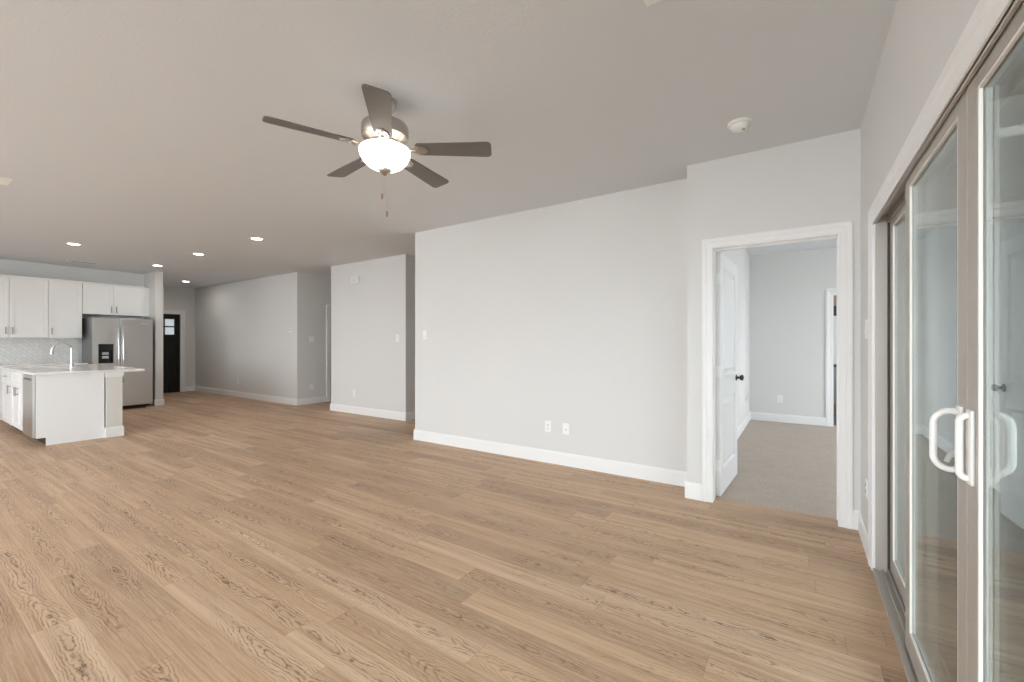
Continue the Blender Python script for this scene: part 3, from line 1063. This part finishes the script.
o1 = outlet_thing((-2.233, Y1, .385), 0, 'white outlet low on the long blank wall, left one of the close pair')
dup(o1, (-6.72, Y3, .37), 0, 'white outlet low on the short wall between the hall openings')
dup(o1, (-11.096, Y3, .37), 0, 'white outlet low on the shaded entry wall')
dup(o1, (-8.58, 5.25, .36), PI / 2, 'white outlet low on the nook side wall')
dup(o1, (XR, 3.40, .39), -PI / 2, 'white outlet low in the corner beside the sliding door trim')
dup(o1, (-.256, 8.2, .375), 0, 'white outlet on the bedroom back wall above the baseboard')
dup(o1, (-.69, 7.62, .42), PI / 2, 'white outlet on the bedroom left wall beyond the open door')
t = thing('cable_plate', 'white cable jack plate low on the long blank wall, right of the outlet', 'wall plate', (-2.02, Y1, .383))
obj('plate', box(newbm(), -.036, .036, -.007, -.0005, -.058, .058, .002), M['plastic'], t)
bm = newbm()
lathe(bm, [(.008, 0), (.008, .005), (.005, .006), (.0045, .012)], n=14, M4=Matrix.Translation((0, -.006, -.006)) @ Matrix.Rotation(PI / 2, 4, 'X'))
obj('jack', bm, M['nickel'], t, True)
s1 = switch_thing((-4.05, Y1, 1.385), 0, 'white light switch at the left end of the long blank wall')
dup(s1, (-5.57, Y3, 1.36), 0, 'white light switch at the right end of the short wall')
switch_thing((-8.58, 5.25, 1.365), PI / 2, 'white double light switch on the nook side wall', 2)
switch_thing((XR, 3.40, 1.36), -PI / 2, 'white double light switch beside the sliding door trim', 2)
t = thing('door_chime', 'small white chime box high on the short wall', 'door chime', (-6.66, Y3, 2.415))
obj('cover', box(newbm(), -.085, .085, -.05, -.0005, -.055, .055, .006), M['plastic'], t)
bm = newbm()
for k in range(4):
    box(bm, -.06, .06, -.0515, -.0495, -.032 + k * .02, -.026 + k * .02)
obj('grille', bm, M['grey_pl'], t)
t = thing('thermostat', 'tiny white thermostat at the right end of the entry wall', 'thermostat', (-8.80, Y3, 1.545))
obj('body', box(newbm(), -.045, .045, -.024, -.0005, -.045, .045, .005), M['plastic'], t)
obj('display', box(newbm(), -.025, .025, -.0255, -.0235, -.005, .025), M['grey_pl'], t)


# ------------------------------------------------------------------ kitchen
def shaker(bm, x0, x1, z0, z1, y0, th=.019, fr=.058):
    """shaker door in local frame: front face y0, body behind it"""
    box(bm, x0, x0 + fr, y0, y0 + th, z0, z1); box(bm, x1 - fr, x1, y0, y0 + th, z0, z1)
    box(bm, x0 + fr, x1 - fr, y0, y0 + th, z0, z0 + fr); box(bm, x0 + fr, x1 - fr, y0, y0 + th, z1 - fr, z1)
    box(bm, x0 + fr, x1 - fr, y0 + .009, y0 + th, z0 + fr, z1 - fr)
    return bm


def bar_pull(x, z, y0, length=.13, vertical=True):
    bm = newbm()
    h_ = length / 2
    if vertical:
        tube(bm, [(x, y0 - .030, z - h_), (x, y0 - .030, z + h_)], .008, 10)
        for s in (-1, 1):
            tube(bm, [(x, y0 + .0005, z + s * h_ * .7), (x, y0 - .030, z + s * h_ * .7)], .0045, 8)
    else:
        tube(bm, [(x - h_, y0 - .030, z), (x + h_, y0 - .030, z)], .006, 10)
        for s in (-1, 1):
            tube(bm, [(x + s * h_ * .7, y0 + .0005, z), (x + s * h_ * .7, y0 - .030, z)], .0045, 8)
    return bm


def cabinet(name, label, loc, rz, W_, D_, z0, z1, fronts, toe=False, group=None, crown=False):
    """local: x 0..W, back at y=0, front face at y=-D. fronts: (kind, x0, x1, z0, z1, (hx, hz, vertical)|None)"""
    t = thing(name, label, 'cabinet', loc, rz, group)
    bm = newbm()
    if toe:
        box(bm, 0, W_, -D_ + .02, -.001, z0 + .10, z1); box(bm, 0, W_, -D_ + .09, -.001, z0 + .001, z0 + .10)
    else:
        box(bm, 0, W_, -D_ + .02, -.001, z0, z1)
    if crown:
        prism(bm, [(-D_ - .012, z1), (-.001, z1), (-.001, z1 + .035), (-D_ - .022, z1 + .035)], 'x', 0, W_)
    obj('body', bm, M['cab'], t)
    g = .0025
    for kind, x0, x1, a, b, hd in fronts:
        bm = newbm()
        shaker(bm, x0 + g, x1 - g, a + g, b - g, -D_, fr=.058 if kind == 'door' else .040)
        d = obj(kind, bm, M['cab'], t)
        if hd:
            obj('handle', bar_pull(hd[0], hd[1], -D_, .12, hd[2]), M['nickel_d'], d, True)
    return t


KX = -11.55
KG = 'white upper cabinets on the kitchen wall'
UZ0, UZ1 = 1.372, 2.40
# local x -> world y (root turned +90)
cabinet('upper_cabinet', 'white upper cabinet with one door, cut off at the left edge of the photo', (KX, -.01, 0), PI / 2, .915, .35, UZ0, UZ1,
        [('door', 0, .4575, UZ0, UZ1, (.42, UZ0 + .12, True)), ('door', .4575, .915, UZ0, UZ1, (.4575 + .038, UZ0 + .12, True))], group=KG, crown=True)
cabinet('upper_cabinet', 'white two door upper cabinet left of the faucet, second door nearly whole in the photo', (KX, .91, 0), PI / 2, .928, .35, UZ0, UZ1,
        [('door', 0, .464, UZ0, UZ1, (.464 - .038, UZ0 + .12, True)), ('door', .464, .928, UZ0, UZ1, (.464 + .038, UZ0 + .12, True))], group=KG, crown=True)
cabinet('upper_cabinet', 'white single door upper cabinet just left of the refrigerator', (KX, 1.84, 0), PI / 2, .435, .35, UZ0, UZ1,
        [('door', 0, .435, UZ0, UZ1, (.038, UZ0 + .12, True))], group=KG, crown=True)
cabinet('upper_cabinet', 'short wide white cabinet above the refrigerator', (KX, 2.278, 0), PI / 2, .922, .35, 1.83, UZ1,
        [('door', 0, .445, 1.83, UZ1, (.445 - .038, 1.93, True)), ('door', .445, .922, 1.83, UZ1, (.445 + .038, 1.93, True))], group=KG, crown=True)
tag(obj('filler_panel', box(newbm(), KX + .001, KX + .30, 3.202, 3.289, 1.83, 2.425), M['cab']), 'narrow white filler strip between the cabinet above the refrigerator and the stub wall', 'filler panel')

# base cabinets
BZ = .875
for yy, wd, lb in ((-.01, .915, 'white base cabinet out of view to the left'), (.907, .462, 'white base cabinet with drawer at the left edge of the photo'),
                   (1.371, .462, 'white base cabinet hidden behind the island'), (1.835, .455, 'white base cabinet beside the refrigerator')):
    cabinet('base_cabinet', lb, (KX, yy, 0), PI / 2, wd, .61, 0, BZ,
            [('drawer', 0, wd, BZ - .17, BZ, (wd / 2, BZ - .085, False)), ('door', 0, wd, .10, BZ - .17, (wd - .04, BZ - .26, True))], toe=True,
            group='white base cabinets along the kitchen wall')
bm = newbm()
box(bm, KX + .002, KX + .65, -.02, 2.295, BZ + .001, .913, .004)
tag(obj('wall_countertop', bm, M['quartz']), 'white countertop along the kitchen wall behind the island', 'countertop')
struct('wall_backsplash', box(newbm(), KX, KX + .012, -.02, 2.295, .913, UZ0), M['tile'], 'pale mosaic tile backsplash under the upper cabinets', 'backsplash')

# refrigerator (local: x along world y; front at y=-D)
FRX, FRY0, FRW, FRD, FRH = KX + .03, 2.335, .885, .72, 1.77
fr = thing('refrigerator', 'stainless steel side by side refrigerator with dispenser between cabinets and stub wall', 'refrigerator', (FRX, FRY0, 0), PI / 2)
bm = newbm()
box(bm, 0, FRW, -FRD + .075, 0, .03, FRH - .015, .004)
for xx in (.05, FRW - .05):
    box(bm, xx - .03, xx + .03, -FRD + .09, -FRD + .15, .001, .035)
    box(bm, xx - .03, xx + .03, -.12, -.06, .001, .035)
obj('body', bm, M['steel_side'], fr)
obj('kick_grille', box(newbm(), .03, FRW - .03, -FRD + .06, -FRD + .075, .03, .065), M['black'], fr)
seam = .385
dz0, dz1 = .07, FRH - .02
dpx0, dpx1, dpz0, dpz1 = .075, .285, .90, 1.26
bm = newbm()
for q in ((.002, seam - .004, dz0, dpz0), (.002, seam - .004, dpz1, dz1), (.002, dpx0, dpz0, dpz1), (dpx1, seam - .004, dpz0, dpz1)):
    box(bm, q[0], q[1], -FRD, -FRD + .07, q[2], q[3])
ld = obj('freezer_door', bm, M['steel'], fr)
rd = obj('fridge_door', box(newbm(), seam + .004, FRW - .002, -FRD, -FRD + .07, dz0, dz1, .006), M['steel'], fr)
bm = newbm()
box(bm, dpx0, dpx1, -FRD - .004, -FRD + .004, dpz1 - .11, dpz1); box(bm, dpx0, dpx0 + .014, -FRD - .004, -FRD + .06, dpz0, dpz1 - .11)
box(bm, dpx1 - .014, dpx1, -FRD - .004, -FRD + .06, dpz0, dpz1 - .11); box(bm, dpx0 + .014, dpx1 - .014, -FRD + .055, -FRD + .06, dpz0, dpz1 - .11)
box(bm, dpx0, dpx1, -FRD - .012, -FRD + .06, dpz0, dpz0 + .02)
dp = obj('dispenser', bm, M['black'], ld)
bm = newbm()
box(bm, dpx0 + .06, dpx1 - .06, -FRD + .025, -FRD + .04, dpz0 + .09, dpz0 + .135); box(bm, dpx0 + .06, dpx1 - .06, -FRD + .025, -FRD + .04, dpz0 + .16, dpz0 + .205)
tag(obj('dispenser_paddle', bm, M['grey_pl'], ld), 'pale grey paddles in the black dispenser')
for parent, xx in ((ld, seam - .035), (rd, seam + .035)):
    bm = newbm()
    tube(bm, [(xx, -FRD + .002, .52), (xx, -FRD - .03, .535), (xx, -FRD - .05, .60), (xx, -FRD - .058, 1.05), (xx, -FRD - .05, 1.50), (xx, -FRD - .03, 1.565), (xx, -FRD + .002, 1.58)], .0125, 12)
    obj('handle', bm, M['chrome'], parent, True)
obj('badge', box(newbm(), FRW - .19, FRW - .06, -FRD - .002, -FRD + .001, 1.655, 1.667), M['plastic'], rd)
for xa in (.03, FRW - .11):
    obj('hinge_cover', box(newbm(), xa, xa + .08, -FRD + .02, -FRD + .1, FRH - .0145, FRH, .003), M['steel_side'], fr)

# ---- island. front end face x=IX, long face with doors at y=IY0 facing -y
IX, IY0, IY1 = -7.80, 1.175, 1.80
IXB = -10.15
IG = 'white base cabinets of the island'
isl = thing('kitchen_island', 'white kitchen island base with square corner columns, nearest the living area', 'kitchen island', (IX, IY0, 0))
bm = newbm()   # end panel with toe notch, thin, faces +x
prism(bm, [(.085, .001), (IY1 - IY0, .001), (IY1 - IY0, .882), (.0, .882), (.0, .10), (.085, .10)], 'x', -.02, 0)
obj('end_panel', bm, M['panelw'], isl)
bm = newbm()
box(bm, IXB - IX, -.021, IY1 - IY0 - .02, IY1 - IY0, .001, .882)
obj('back_panel', bm, M['panelw'], isl)
bm = newbm()
box(bm, IXB - IX, IXB - IX + .02, 0.085, IY1 - IY0 - .02, .001, .882)
obj('end_panel', bm, M['panelw'], isl)
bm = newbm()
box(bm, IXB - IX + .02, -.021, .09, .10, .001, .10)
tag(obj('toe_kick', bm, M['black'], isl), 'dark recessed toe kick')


def column(x0, x1, y0, y1):
    bm = newbm()
    box(bm, x0, x1, y0, y1, .001, .880)
    c = obj('column', bm, M['colp'], isl)
    bm = newbm()
    for e_, z0, z1 in ((.014, .001, .125), (.008, .125, .138)):
        box(bm, x0 - e_, x1 + e_, y0 - e_, y1 + e_, z0, z1)
    tag(obj('column_base', bm, M['trim'], c), 'white block base')
    bm = newbm()
    for e_, z0, z1 in ((.006, .815, .83), (.012, .83, .88)):
        box(bm, x0 - e_, x1 + e_, y0 - e_, y1 + e_, z0, z1)
    tag(obj('column_cap', bm, M['trim'], c), 'white cap moulding')


cw = .165
column(-cw + .03, .03, IY1 - IY0 + .015, IY1 - IY0 + .015 + cw)
column(IXB - IX - .03, IXB - IX - .03 + cw, IY1 - IY0 + .015, IY1 - IY0 + .015 + cw)
# island counter with sink hole
CZ0, CZ1 = .8825, .915
cx0, cx1, cy0, cy1 = IXB - .04, IX + .055, IY0 - .03, 2.215
sx0, sx1, sy0, sy1 = -9.36, -8.60, 1.25, 1.63
bm = newbm()
for q in ((cx0, sx0, cy0, cy1), (sx1, cx1, cy0, cy1), (sx0, sx1, cy0, sy0), (sx0, sx1, sy1, cy1)):
    box(bm, *q, CZ0, CZ1)
bmesh.ops.remove_doubles(bm, verts=bm.verts, dist=1e-5)
tag(obj('island_countertop', bm, M['quartz']), 'white stone island countertop overhanging towards the refrigerator', 'countertop')
t = thing('kitchen_sink', 'sink basin let into the island countertop by the faucet', 'sink', ((sx0 + sx1) / 2, (sy0 + sy1) / 2, .66))
a, b = (sx1 - sx0) / 2, (sy1 - sy0) / 2
bm = newbm()
box(bm, -a + .001, a - .001, -b + .001, b - .001, 0, .004)
for q in ((-a + .001, -a + .004, -b + .001, b - .001), (a - .004, a - .001, -b + .001, b - .001), (-a + .004, a - .004, -b + .001, -b + .004), (-a + .004, a - .004, b - .004, b - .001)):
    box(bm, *q, .004, .22)
obj('basin', bm, M['sink'], t)
obj('drain', lathe(newbm(), [(.045, .004), (.045, .007), (.02, .008)], n=20), M['chrome'], t, True)

# faucet: spout arcs towards -y
t = thing('kitchen_faucet', 'tall chrome gooseneck faucet standing on the island countertop', 'faucet', (-8.98, 1.71, CZ1))
bm = newbm()
lathe(bm, [(.030, .0005), (.030, .006), (.022, .012), (.020, .055), (.016, .07)], n=24)
obj('base', bm, M['chrome'], t, True)
bm = newbm()
pts = [(0, 0, .06), (0, 0, .27)]
for k in range(1, 13):
    a_ = PI * k / 12 * .96
    pts.append((0, -.098 + .098 * math.cos(a_), .27 + .098 * math.sin(a_)))
tube(bm, pts, .015, 14)
obj('spout', bm, M['chrome'], t, True)
e_ = Vector(pts[-1])
bm = newbm()
tube(bm, [e_ + Vector((0, 0, .01)), e_ + Vector((0, -.004, -.03)), e_ + Vector((0, -.008, -.075))], [.017, .020, .022], 14)
obj('spray_head', bm, M['chrome'], t, True)
bm = newbm()
tube(bm, [(.018, 0, .045), (.045, 0, .050), (.075, 0, .085)], [.010, .008, .006], 10)
obj('lever', bm, M['chrome'], t, True)

# dishwasher
DWX1, DWX0 = -7.85, -8.45
dw = thing('dishwasher', 'stainless steel dishwasher at the near corner of the island', 'dishwasher', ((DWX0 + DWX1) / 2, IY0, 0))
hw = (DWX1 - DWX0) / 2 - .003
bm = newbm()
box(bm, -hw, hw, .03, .56, .101, .87)
obj('body', bm, M['steel_side'], dw)
bm = newbm()
box(bm, -hw, hw, -.022, .03, .105, .79); box(bm, -hw, hw, -.022, .03, .835, .872)
box(bm, -hw, -hw + .06, -.022, .03, .79, .835); box(bm, hw - .06, hw, -.022, .03, .79, .835); box(bm, -hw + .06, hw - .06, .02, .03, .79, .835)
dd = obj('door', bm, M['steel'], dw)
tag(obj('pocket_handle', box(newbm(), -hw + .06, hw - .06, -.020, .019, .80, .834), M['black'], dw), 'dark recessed grip')
obj('handle_bar', box(newbm(), -hw + .06, hw - .06, -.030, -.0205, .79, .812, .003), M['steel'], dw)
tag(obj('island_filler', box(newbm(), DWX1 + .001, IX - .021, IY0 - .002, IY0 + .02, .10, .88), M['steel_side']), 'narrow grey strip between the dishwasher and the island end panel', 'filler panel')
# island cabinets facing -y: local back at y=0 -> place root at y = IY0+.56
for x0, wd, fr_, lb in ((-9.40, .945, 'sink', 'white two door sink cabinet in the island beside the dishwasher'),
                        (-10.128, .725, 'dr', 'white drawer and door cabinet at the far end of the island')):
    if fr_ == 'sink':
        F = [('drawer', 0, wd / 2, BZ - .17, BZ, None), ('drawer', wd / 2, wd, BZ - .17, BZ, None),
             ('door', 0, wd / 2, .10, BZ - .17, (wd / 2 - .04, BZ - .26, True)), ('door', wd / 2, wd, .10, BZ - .17, (wd / 2 + .04, BZ - .26, True))]
    else:
        F = [('drawer', 0, wd, BZ - .17, BZ, (wd / 2, BZ - .085, False)), ('door', 0, wd, .10, BZ - .17, (wd - .04, BZ - .26, True))]
    t = thing('base_cabinet', lb, 'cabinet', (x0, IY0 + .57, 0), 0, IG)
    D_ = .57
    bm = newbm()
    hz = .655 if fr_ == 'sink' else BZ
    box(bm, 0, wd, -D_ + .02, 0, .101, hz)
    if fr_ == 'sink':
        box(bm, 0, wd, -D_ + .02, -D_ + .04, hz, BZ)
    obj('body', bm, M['cab'], t)
    for kind, a_, b_, z0, z1, hd in F:
        d = obj(kind, shaker(newbm(), a_ + .0025, b_ - .0025, z0 + .0025, z1 - .0025, -D_, fr=.058 if kind == 'door' else .04), M['cab'], t)
        if hd:
            obj('handle', bar_pull(hd[0], hd[1], -D_, .12, hd[2]), M['nickel_d'], d, True)

# ------------------------------------------------------------------ glimpse of the room beyond the bedroom
cabinet_v = thing('vanity_cabinet', 'dark grey vanity glimpsed through the far bedroom doorway', 'vanity', (.35, 9.95, 0))
obj('body', box(newbm(), 0, 1.3, -.5, 0, .2, .86), M['vanity'], cabinet_v)
obj('leg_frame', box(newbm(), .02, 1.28, -.45, -.02, .001, .2), M['brown'], cabinet_v)
obj('top', box(newbm(), -.01, 1.31, -.53, 0, .86, .89, .004), M['slot'], cabinet_v)
t = thing('wall_panel', 'brown and dark panel high on the wall beyond the far bedroom doorway', 'wall panel', (.9, 10.9, 1.95))
obj('upper_half', box(newbm(), -.5, .5, -.03, -.001, .08, .45), M['brown'], t)
obj('lower_half', box(newbm(), -.5, .5, -.03, -.001, -.12, .08), M['slot'], t)
